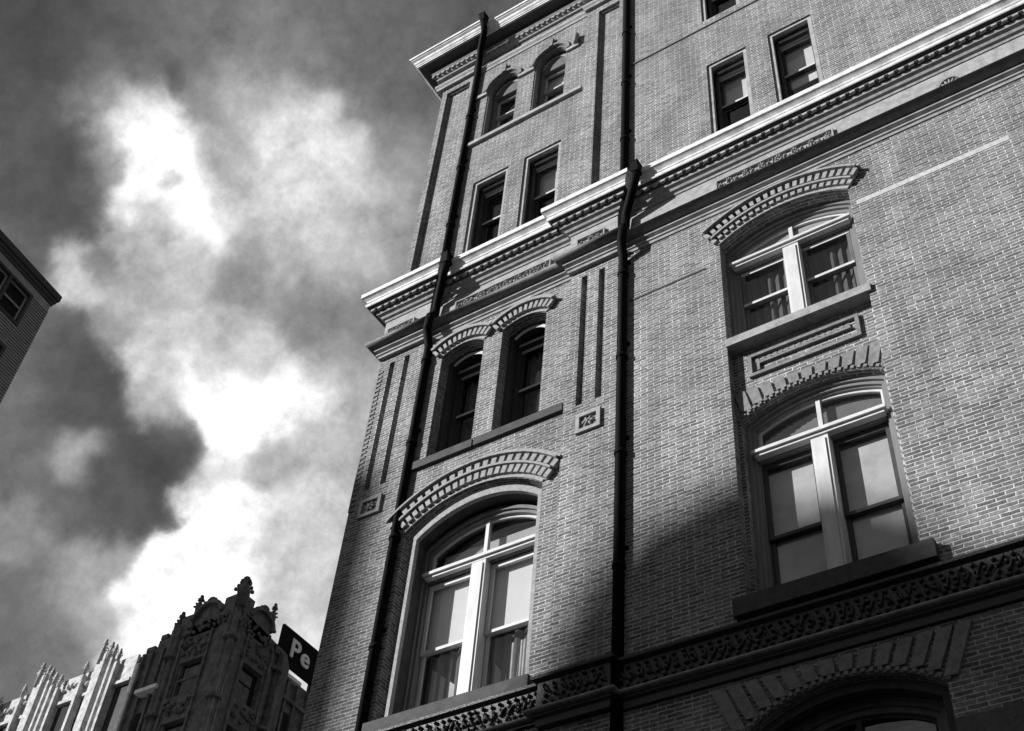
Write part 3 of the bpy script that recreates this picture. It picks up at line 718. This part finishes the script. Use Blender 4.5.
for q, bay in enumerate(bays):
    rec, upw, low, bot, sA, sB, tA, tB = bay; d = 5.365 * q
    RY = .15
    # recessed spandrel between the two windows, with the lower arch opening cut in it
    b = MB(); zt = 12.66
    b.poly_prism([(rec['xl'] - .05, 8.3), (rec['xr'] + .05, 8.3), (rec['xr'] + .05, zt), (rec['xl'] - .05, zt)], RY, WY - .01, [lp(low, n=24)])
    b.obj('spandrel', M['brick'], bld)
    # upper window
    uo = dict(upw); big_window(uo, 14.52, 13.72, mull=(.115, .15), cy=.20, sy=.30, casing=.16, fan_bar=True, ledge=.08, cas=M['casing_mid'], stile=M['casing'], drapes=((-4.36 + d, -3.72 + d, 12.82, 14.45, 'dark_curtain'), (-3.42 + d, -2.78 + d, 12.82, 14.45, 'dark_curtain')))
    b = MB(); b.box(-4.16 + d, -3.60 + d, .345, .35, 14.66, 14.98); b.box(-3.53 + d, -2.98 + d, .345, .35, 14.66, 14.98); b.obj('blind', M['blind'], bld_window())
    b = MB(); b.box(rec['xl'] + .002, rec['xr'] + .04, -.05, .35, 12.66, 12.80); b.obj('sill', M['stone_mid'], bld)
    # lower window
    big_window(low, 10.86, 9.62, mull=(.11, .15), cy=.12, sy=.24, rec=RY, casing=.12, ledge=.09, cas=M['casing_mid'],
               blinds=((8.6, 10.7, 'grey_blind'), (8.6, 10.7, 'grey_blind')), stile=M['casing_shaded'], rail=M['casing_shaded'])
    b = MB(); b.box(-4.38 + d, -2.74 + d, RY + .36, RY + .366, 10.97, 11.6); b.obj('blind', M['fan_blind'], bld_window())
    b = MB(); b.box(-4.66 + d, -2.42 + d, -.12, .25, 8.33, 8.56); b.obj('sill', M['stone_dark'], bld)
    # sunk panel with a brick border
    b = MB(); x0, x1, z0, z1 = -4.32 + d, -2.80 + d, 12.10, 12.50
    b.poly_prism([(x0, z0), (x1, z0), (x1, z1), (x0, z1)], RY - .05, RY + .003, [[(x0 + .05, z0 + .05), (x1 - .05, z0 + .05), (x1 - .05, z1 - .05), (x0 + .05, z1 - .05)]])
    n_ = 16
    for i in range(n_):
        xx = x0 + .10 + i * (x1 - x0 - .2) / n_; b.box(xx, xx + .05, RY - .03, RY + .003, z1 - .16, z1 - .10)
    b.box(x0 + .12, x1 - .12, RY - .045, RY + .003, z1 - .205, z1 - .165)
    b.box(x0 + .12, x0 + .155, RY - .045, RY + .003, z0 + .08, z1 - .206)
    b.obj('spandrel_panel', M['brick_plain'], bld)
    splay(low, 11.90, 12, RY, .035, spread=.10, wid=.80)
    # bottom arch and its window
    splay(bot, 7.55, 13, 0, .04, spread=.22, wid=.80)
    second_order(bot, .10, .12, .22, M['stone_dark'], n=24)
    bo = dict(xl=bot['xl'] + .1, xr=bot['xr'] - .1, zb=bot['zb'], zs=bot['zs'] - .01, rise=bot['rise'] - .04)
    big_window(bo, 6.0, 4.4, m=M['stone_dark'], cy=.30, sy=.42, casing=.16)
    b = MB(); b.box(bo['xl'] + .17, bo['xr'] - .17, .58, .586, 6.1, 7.0); b.obj('blind', M['grey_blind'], bld_window())

# ---- cast-iron downpipes with collector heads at each cornice
def pipe(x, dx, ztop):
    y = -.06
    b = MB(); r = .072
    b.tube([(x, y, G0), (x, y, 15.48), (x + dx * .18, y - .20, 15.70), (x + dx * .24, y - .21, 16.00), (x + dx * .15, y - .06, 16.22), (x + dx * .18, y - .07, 16.52), (x + dx * .9, y - .36, 16.84), (x + dx, y - .38, 17.12)], r, 12)
    b.tube([(x, y, 17.2), (x, y, ztop - 1.0)] + ([(x + dx * .35, y - .2, ztop - .45), (x + dx, y - .48, ztop - .30), (x + dx, y - .56, ztop)] if ztop > 24 else []), r, 12)
    z = 4.0
    while z < 24:
        if not 15.3 < z < 17.4:
            b.tube([(x, y, z), (x, y, z + .07)], r + .014, 12); b.box(x - .10, x + .10, y + .02, y + .06, z + .3, z + .34)
        z += 1.85
    p = b.obj('downpipe', M['iron'], bld)
    def head(zz, yy):
        h = MB()
        w0, w1 = .056, .066
        q = []
        for a_, c_ in ((yy - w0, w0), (yy + .09, w0)): pass
        h.hexa([(x + dx - w0, yy - .07, zz), (x + dx + w0, yy - .07, zz), (x + dx + w1, yy - .11, zz + .2), (x + dx - w1, yy - .11, zz + .2),
                (x + dx - w0, yy + .08, zz), (x + dx + w0, yy + .08, zz), (x + dx + w1, yy + .08, zz + .2), (x + dx - w1, yy + .08, zz + .2)])
        h.box(x + dx - .078, x + dx + .078, yy - .115, yy + .08, zz + .2, zz + .215)
        h.obj('collector_head', M['iron'], p)
    head(17.02, y - .38)
    if ztop > 24: head(ztop, y - .56)
pipe(-6.12, .44, 25.30)
pipe(-9.80, .42, 25.30)

# ================================================================== GOTHIC TOWER at the far corner
K = 1.7
def gx(x, y, z): return (K * x, CY + K * (y - CY), K * z)
tower = empty('gothic_tower', gx(-42, 24.5, G0 / K), 'dark ornate Gothic tower with gabled parapet and corner pinnacles beside the black sign', 'tower')
def gobj(b, name, m, par): return b.xf(gx).obj(name, m, par)
GZ = G0 / K
# body with window recesses on both visible faces
rows = [(31.3, 33.15), (28.0, 29.9), (24.7, 26.6)]
b = MB(); b.poly_prism([(-43.9, GZ), (-39.9, GZ), (-39.9, 35.3), (-43.9, 35.3)], 22.6, 23.0, [[(-43.1, a), (-41.55, a), (-41.55, c), (-43.1, c)] for a, c in rows])
fb = MB(); fb.poly_prism([(23.0, GZ), (26.55, GZ), (26.55, 34.3), (26.2, 34.9), (23.0, 35.3)], 0, .4, [[(23.65, a - .2), (25.0, a - .2), (25.0, c - .2), (23.65, c - .2)] for a, c in rows])
fb.v = [(-39.9 - y, x, z) for x, y, z in fb.v]
base = len(b.v); b.v += fb.v; b.f += [[i + base for i in f] for f in fb.f]; b.sm += fb.sm
b.box(-43.9, -40.31, 23.01, 26.5, GZ, 34.25)
gobj(b, 'wall', M['gothic'], tower)
for a, c in rows:
    b = MB(); b.box(-43.1, -41.55, 22.93, 22.98, a, c); w = gobj(b, 'window', M['gothic_dark'], tower)
    b = MB()
    b.box(-42.75, -41.55, 22.78, 22.86, a + .02, c - .28); b.box(-43.1, -41.55, 22.72, 22.80, (a + c) / 2 - .05, (a + c) / 2 + .08); b.box(-43.1, -42.98, 22.7, 22.9, a, c)
    gobj(b, 'window_frame', M['gothic'], w)
    b = MB(); b.box(-40.28, -40.24, 23.65, 25.0, a - .2, c - .2); w = gobj(b, 'window', M['gothic_dark'], tower)
    b = MB(); b.box(-40.2, -40.1, 23.65, 24.6, a - .1, (a + c) / 2 - .2); b.box(-40.2, -40.1, 23.65, 24.6, (a + c) / 2 - .1, c - .5)
    gobj(b, 'window_frame', M['gothic'], w)
# corner piers and shafts
def shaft(b, x, y, r, z0, z1, seg=8, taper=1.0):
    for i in range(1):
        b.tube([(x, y, z0), (x, y, z1)], [r, r * taper], seg)
def pinnacle(b, x, y, z0, z1, r):
    b.tube([(x, y, z0), (x, y, z0 + (z1 - z0) * .45), (x, y, z0 + (z1 - z0) * .5), (x, y, z1 - .25)], [r, r, r * 1.3, r * .3], 4)
    b.blob((x, y, z1 - .22), (r * .9, r * .9, .10), 6, 4); b.blob((x, y, z1 - .05), (r * .55, r * .55, .10), 6, 4)
    for k in range(4):
        for j in range(3):
            a = k * PI / 2 + PI / 4; zz = z0 + (z1 - z0) * (.55 + .13 * j); rr = r * (1.15 - .28 * j)
            b.blob((x + rr * math.cos(a), y + rr * math.sin(a), zz), (r * .35, r * .35, r * .35), 5, 3)
b = MB()
for x, y in ((-39.98, 22.6), (-43.75, 22.6), (-39.9, 25.7)):
    for dx, dy in ((0, 0), (-.32 if x < -39.95 else 0, 0), (.0, .32)):
        shaft(b, x + dx, y + dy, .17, GZ, 35.4 if y < 25 else 34.6)
    for z in (30.4, 33.6): b.tube([(x - .05, y, z), (x - .05, y, z + .15)], .38, 8)
for x in (-43.25, -41.35): b.box(x - .06, x + .06, 22.48, 22.62, GZ, 34.6)
for y in (23.45, 25.2): b.box(-39.92, -39.78, y - .06, y + .06, GZ, 34.4)
gobj(b, 'pier', M['gothic'], tower)
b = MB()
pinnacle(b, -39.98, 22.6, 35.4, 37.1, .34); gobj(b, 'pinnacle', M['gothic'], tower)
for x, y, z0, z1, r in ((-43.05, 22.7, 35.6, 37.15, .2), (-39.95, 24.75, 35.3, 36.95, .17), (-44.2, 22.8, 35.0, 36.6, .2)):
    b = MB(); pinnacle(b, x, y, z0, z1, r); gobj(b, 'pinnacle', M['gothic'], tower)
# ogee gables with sunk panels
def gable(b, u0, u1, zs, rise, f):
    lo = MB(); lo.poly_prism(band(u0, u1, zs, rise, -.16, .02, n=14), -.16, .3)
    lo.poly_prism(opening(u0, u1, zs - .9, zs, rise, inset=.1), .05, .3)
    cx = (u0 + u1) / 2; lo.blob((cx, -.05, zs + rise + .05), (.28, .15, .18), 7, 5)
    for i in range(7):
        t = -1 + 2 * i / 6; lo.blob((cx + t * (u1 - u0) / 2, -.1, zs + rise * (1 - t * t) + .06), (.11, .1, .09), 6, 4)
    lo.v = [f(*p) for p in lo.v]; base = len(b.v); b.v += lo.v; b.f += [[i + base for i in q] for q in lo.f]; b.sm += lo.sm
b = MB(); gable(b, -43.0, -41.0, 35.5, .85, lambda x, y, z: (x, 22.55 + y, z)); gable(b, 23.2, 24.9, 35.3, .8, lambda x, y, z: (-39.85 - y, x, z))

b.box(-41.0, -40.1, 22.5, 22.9, 35.2, 36.2); b.box(-40.3, -39.8, 22.7, 23.3, 35.2, 36.1); b.box(-43.8, -43.0, 22.55, 22.9, 35.2, 36.0)
gobj(b, 'gable', M['gothic'], tower)
b = MB(); rn = random.Random(9)
for (z0, z1) in ((33.35, 34.5), (30.25, 31.1), (27.0, 27.8)):
    for i in range(26):
        b.blob((rn.uniform(-43.1, -41.5), 22.55, rn.uniform(z0, z1)), (rn.uniform(.08, .2), .13, rn.uniform(.05, .13)), 6, 4, rot=rn.uniform(0, 3))
    for i in range(20):
        b.blob((-39.86, rn.uniform(23.6, 25.1), rn.uniform(z0, z1) - .2), (.13, rn.uniform(.07, .16), rn.uniform(.05, .13)), 6, 4)
for i in range(40):
    b.blob((rn.uniform(-43.9, -40), 22.5, rn.uniform(34.7, 35.2)), (.1, .12, .1), 6, 4); b.blob((-39.8, rn.uniform(22.7, 25.6), rn.uniform(34.4, 35.0)), (.12, .1, .1), 6, 4)
gobj(b, 'carved_panel', M['gothic'], tower)
# lower block stepping down on the left, with a ledge coloured white in place of sunlight
b = MB()
for x0, x1, z in ((-44.6, -43.9, 35.9), (-45.3, -44.6, 35.5), (-46.1, -45.3, 35.0), (-46.6, -46.1, 34.6)):
    b.box(x0, x1, 22.75, 26, GZ, z - .25); b.box(x0 + .1, x1 - .15, 22.7, 23.2, z - .25, z)
for x in (-44.05, -44.65, -45.4, -46.0): b.box(x - .07, x + .07, 22.6, 22.8, GZ, 34.6)
gobj(b, 'side_bay', M['gothic'], tower)
for z in (31.2, 28.0):
    b = MB(); b.box(-45.2, -44.9, 22.68, 22.749, z - 1.6, z - .1); gobj(b, 'window', M['gothic_dark'], tower)
b = MB(); b.box(-45.35, -44.75, 22.3, 22.75, 32.0, 32.2); b.box(-44.7, -43.95, 22.3, 22.75, 32.0, 32.2); gobj(b, 'ledge', M['letter'], tower)  # white colour stands in for sun on the ledge
# rear wing of the tower below the sign
b = MB(); b.box(-42.5, -40.3, 26.0, 33.0, GZ, 34.2)
for y in (26.9, 27.6, 28.4): b.box(-40.35, -40.15, y, y + .15, GZ, 34.0)
b.box(-40.4, -40.1, 26.6, 33, 32.9, 33.1)
gobj(b, 'rear_bay', M['gothic'], tower)
b = MB(); b.box(-40.3, -40.05, 26.65, 27.7, 34.02, 34.2); gobj(b, 'ledge', M['letter'], tower)
b = MB()
for z in (31.2, 29.2):
    b.box(-40.31, -40.26, 27.1, 27.55, z, z + 1.2)
gobj(b, 'window', M['gothic_dark'], tower)

# rooftop sign behind the tower
sg = empty('rooftop_sign', gx(-40.1, 28.5, 34.2), 'black rooftop sign board with white letters Pe cut off by the brick building', 'sign')
b = MB(); b.box(-40.25, -40.1, 25.75, 31.0, 34.55, 36.5); gobj(b, 'board', M['sign'], sg)
b = MB()
for y in (26.5, 28.5, 30.5): b.box(-40.45, -40.3, y, y + .12, 34.2, 36.3)
gobj(b, 'post', M['iron'], sg)
cu = bpy.data.curves.new('letters', 'FONT'); cu.body = 'Pe'; cu.size = 1.42 * K; cu.extrude = .05; cu.offset = .05; cu.space_character = 1.12
to = bpy.data.objects.new('letters_tmp', cu); COL.objects.link(to)
bpy.context.view_layer.update()
me = bpy.data.meshes.new_from_object(to.evaluated_get(bpy.context.evaluated_depsgraph_get()))
bpy.data.objects.remove(to)
lo = bpy.data.objects.new('letters', me); COL.objects.link(lo); me.materials.clear(); me.materials.append(M['letter'])
p = gx(-40.04, 26.42, 35.08)
lo.parent = sg; lo.location = Vector(p) - sg.location; lo.rotation_euler = (PI / 2, 0, PI / 2)

# ================================================================== PALE PINNACLED WING, left of the tower
wing = empty('pinnacled_building', gx(-52, 24, GZ), 'sunlit pale Gothic building front with rows of buttresses and small pinnacles', 'building')
b = MB()
x0w, x1w = -72.0, -46.65
b.box(x0w, x1w, 22.95, 30, GZ, 34.75)
gobj(b, 'wall', M['gothic_deep'], wing)
b = MB()
b.box(x0w, x1w, 22.80, 22.949, 33.62, 34.95)      # parapet
b.box(x0w, x1w, 22.70, 22.949, 33.42, 33.60)
gobj(b, 'parapet', M['gothic_light'], wing)
xs = -48.85; i = 0
while xs > -71:
    b = MB()
    b.box(xs - .42, xs + .12, 22.42, 22.95, GZ, 35.0)
    b.box(xs - .36, xs + .06, 22.46, 22.9, 35.0, 35.7)
    gobj(b, 'buttress', M['gothic_light'], wing)
    b = MB(); pinnacle(b, xs - .28, 22.45, 34.9, 36.35, .15); pinnacle(b, xs + .05, 22.65, 34.9, 36.2, .15); gobj(b, 'pinnacle', M['gothic_light'], wing)
    for dx, zt, w, yy in ((-1.35, 35.45, .13, 22.5), (-3.1, 35.2, .12, 22.5), (1.0, 35.5, .12, 22.5), (.55, 35.9, .10, 22.5)):
        if xs + dx > -46.8: continue
        b = MB(); b.box(xs + dx - w, xs + dx + w * .5, yy, 22.95, GZ, zt - .8); gobj(b, 'buttress', M['gothic_light'], wing)
        b = MB(); pinnacle(b, xs + dx - .05, yy + .1, zt - .8, zt, .12); gobj(b, 'pinnacle', M['gothic_light'], wing)
    for dx in (-.85, -2.2, -3.75):
        b = MB()
        for z in (31.1, 28.5, 25.9, 23.3): b.box(xs + dx - .5, xs + dx + .46, 22.90, 22.948, z, z + 2.25)
        gobj(b, 'window', M['gothic_dark'], wing)
    b = MB()
    for k in range(14): b.blob((xs - .4 - k * .3, 22.72, 34.1 + .3 * random.random()), (.1, .12, .16), 6, 4, rot=random.uniform(0, 3))
    gobj(b, 'carved_panel', M['gothic_light'], wing)
    xs -= 4.62
b = MB(); b.box(-58.9, -57.2, 21.6, 22.5, GZ, 35.6); b.box(-58.7, -57.7, 21.7, 22.4, 35.6, 37.3); b.blob((-58.1, 22.0, 37.3), (.45, .35, .4))
b.blob((-57.3, 21.8, 36.0), (.35, .25, .5)); gobj(b, 'turret', M['gothic_dark'], wing)  # turret's shade is put into its near-black colour

# ================================================================== BUILDING AT THE LEFT EDGE
K2 = 1.6
C2 = Vector((-22.66, -.14)); dv = Vector((.117, -.993)).normalized(); nv = Vector((.993, .117)).normalized()
def lx(s, o, z):   # s along the wall from its far corner, o outwards, z up
    p = C2 - nv * .12 + dv * s + nv * o
    return (K2 * p.x, CY + K2 * (p.y - CY), K2 * z)
lb = empty('sided_house', lx(3, -2, G0 / K2), 'dark corner of a lap-sided building with overhanging eaves at the left edge', 'building')
def lobj(b, name, m): return b
def lbld(b, name, m, par=lb):      # b built with x=s, y=outward (negative = out), z
    b.v = [lx(x, -y, z) for x, y, z in b.v]; return b.obj(name, m, par)
W = [(.73, 2.15, 22.53, 23.57), (.73, 2.15, 20.62, 21.66), (.73, 2.15, 18.7, 19.75), (3.2, 4.6, 22.53, 23.57), (3.2, 4.6, 20.62, 21.66)]
GZ2 = G0 / K2
b = MB(); b.poly_prism([(.12, GZ2), (7, GZ2), (7, 23.9), (.12, 23.9)], 0, .2, [[(a, z0), (c, z0), (c, z1), (a, z1)] for a, c, z0, z1 in W])
b.box(.12, 7, .2, 5, GZ2, 23.9); lbld(b, 'wall', M['siding'])
b = MB(); z = 16.0
while z < 23.6:     # lapped boards
    segs = [(.12, 7)]
    for a, c, z0, z1 in W:
        if z0 - .1 < z < z1 + .02:
            n2 = []
            for u, v_ in segs:
                if c < u or a > v_: n2.append((u, v_)); continue
                if a - .06 > u: n2.append((u, a - .06))
                if c + .06 < v_: n2.append((c + .06, v_))
            segs = n2
    for u, v_ in segs:
        q = [(u, -.035, z), (v_, -.035, z), (v_, -.004, z + .085), (u, -.004, z + .085), (u, .002, z), (v_, .002, z), (v_, .002, z + .085), (u, .002, z + .085)]
        b.hexa(q)
    z += .086
lbld(b, 'siding_boards', M['siding'])
b = MB(); b.box(0, 7.1, -.10, 5.1, 24.10, 24.30); b.box(.05, 7.05, -.06, 5, 23.98, 24.099); b.box(.09, 7, -.035, 5, 23.88, 23.979); lbld(b, 'cornice', M['roof'])
for a, c, z0, z1 in W:
    b = MB(); b.poly_prism([(a - .05, z0 - .06), (c + .05, z0 - .06), (c + .05, z1 + .05), (a - .05, z1 + .05)], -.035, .10, [[(a + .02, z0 + .02), (c - .02, z0 + .02), (c - .02, z1 - .02), (a + .02, z1 - .02)]])
    mid = (a + c) / 2
    b.box(mid - .04, mid + .04, -.02, .12, z0 + .021, z1 - .021); w = lbld(b, 'window', M['roof'])
    for u, v_ in ((a + .02, mid - .04), (mid + .04, c - .02)):
        b = MB(); zz = (z0 + z1) / 2
        b.poly_prism([(u, z0 + .02), (v_, z0 + .02), (v_, z1 - .02), (u, z1 - .02)], .07, .10, [[(u + .05, z0 + .07), (v_ - .05, z0 + .07), (v_ - .05, zz - .03), (u + .05, zz - .03)], [(u + .05, zz + .03), (v_ - .05, zz + .03), (v_ - .05, z1 - .07), (u + .05, z1 - .07)]])
        lbld(b, 'sash', M['siding'], w)
        b = MB(); b.box(u + .04, v_ - .04, .12, .13, z0 + .05, z1 - .05); lbld(b, 'pane', M['gothic_dark'], w)

# ================================================================== UNSEEN BUILDINGS ACROSS THE STREET (behind the camera; blocks shaped to shade the facade)
def cast(u, v, t, dy=0): p = Vector((u, 0, v)) + S * t; return p
def house(name, x0, x1, y0, y1, prof, label, m=M['brick']):
    e = empty(name, ((x0 + x1) / 2, (y0 + y1) / 2, G0), label, 'building')
    b = MB(); b.poly_prism(prof, y0, y1); b.obj('wall', m, e)
    b = MB(); z = 3.0; zt = min(p[1] for p in prof if p[1] > 1) - 3
    while z < zt:
        x = x0 + 1.2
        while x < x1 - 1.4: b.box(x, x + 1.1, y1 - .02, y1 + .04, z, z + 1.9); x += 2.6
        z += 3.4
    b.obj('window', M['gothic_dark'], e)
    return e
T = 88
CU = lambda u, v: ((lambda p: (p.x, p.z))(cast(u, v, T)))
y1 = cast(0, 0, T).y
prof = [CU(-7.12, 8.6), CU(-6.6, 9.6), CU(-5.9, 10.15), CU(-4.7, 10.45), CU(-3.7, 10.1), CU(-3.0, 9.5), CU(-2.6, 8.3), CU(8, 7.6)]  # roof outline worked back from the shade wanted on the wall
x0, x1 = prof[0][0], prof[-1][0]
ch = house('gable_shade_block', x0, x1, y1 - .4, y1, [(x0, G0), (x1, G0)] + prof[::-1], 'unseen brick block added across the street, its gable outline shaped to shade the facade')
b = MB(); b.box(x0 + .5, x1, y1 - 9, y1 - .41, G0, prof[-1][1] - 3); b.obj('rear_block', M['brick'], ch)
T = 68
p2 = cast(-11.0, 13.3, T); y2 = p2.y; x2 = p2.x  # unseen block, placed for the shaded building corner
house('narrow_shade_block', x2 - 9, x2, y2 - .9, y2, [(x2 - 9, G0), (x2, G0), (x2, p2.z - .1), (x2 - .5, p2.z + .3), (x2 - 9, p2.z + .9)], 'unseen narrow brick block added across the street to shade the facade corner')
p3 = cast(-9, 8.50, T); x0 = cast(-7.12, 9, T).x  # unseen block, added to end the light at the belt course
house('low_shade_block', x2 + .02, x0 - .02, y2 - 8, y2 - 1, [(x2 + .02, G0), (x0 - .02, G0), (x0 - .02, p3.z), (x2 + .02, p3.z)], 'unseen lower brick block added across the street to shade the belt and sill')
# unseen tall slab added to keep the Gothic tower in shade
q = Vector((-79.3, 45.8, 62)) + S * 100
house('shade_slab', q.x, q.x + 12.0, q.y - 3.5, q.y, [(q.x, G0), (q.x + 12.0, G0), (q.x + 12.0, 120), (q.x, 120)], 'unseen tall thin slab added to shade the Gothic tower')

# low terrace along the far side of the street
x = -46.0
for k, (w_, h_, lab) in enumerate(((14, 8.0, 'low flat-roofed brick row house behind the camera, leftmost of the row'), (13, 9.0, 'taller brick row house second in the row behind the camera'),
                                  (15, 7.0, 'lowest brick row house in the middle of the row behind the camera'), (12, 8.5, 'brick row house fourth in the row behind the camera'), (16, 7.6, 'wide brick row house at the right end of the row'))):
    house('row_house', x, x + w_ - .05, -34, -22, [(x, G0), (x + w_ - .05, G0), (x + w_ - .05, h_), (x, h_)], lab)['group'] = 'row houses across the street'
    x += w_
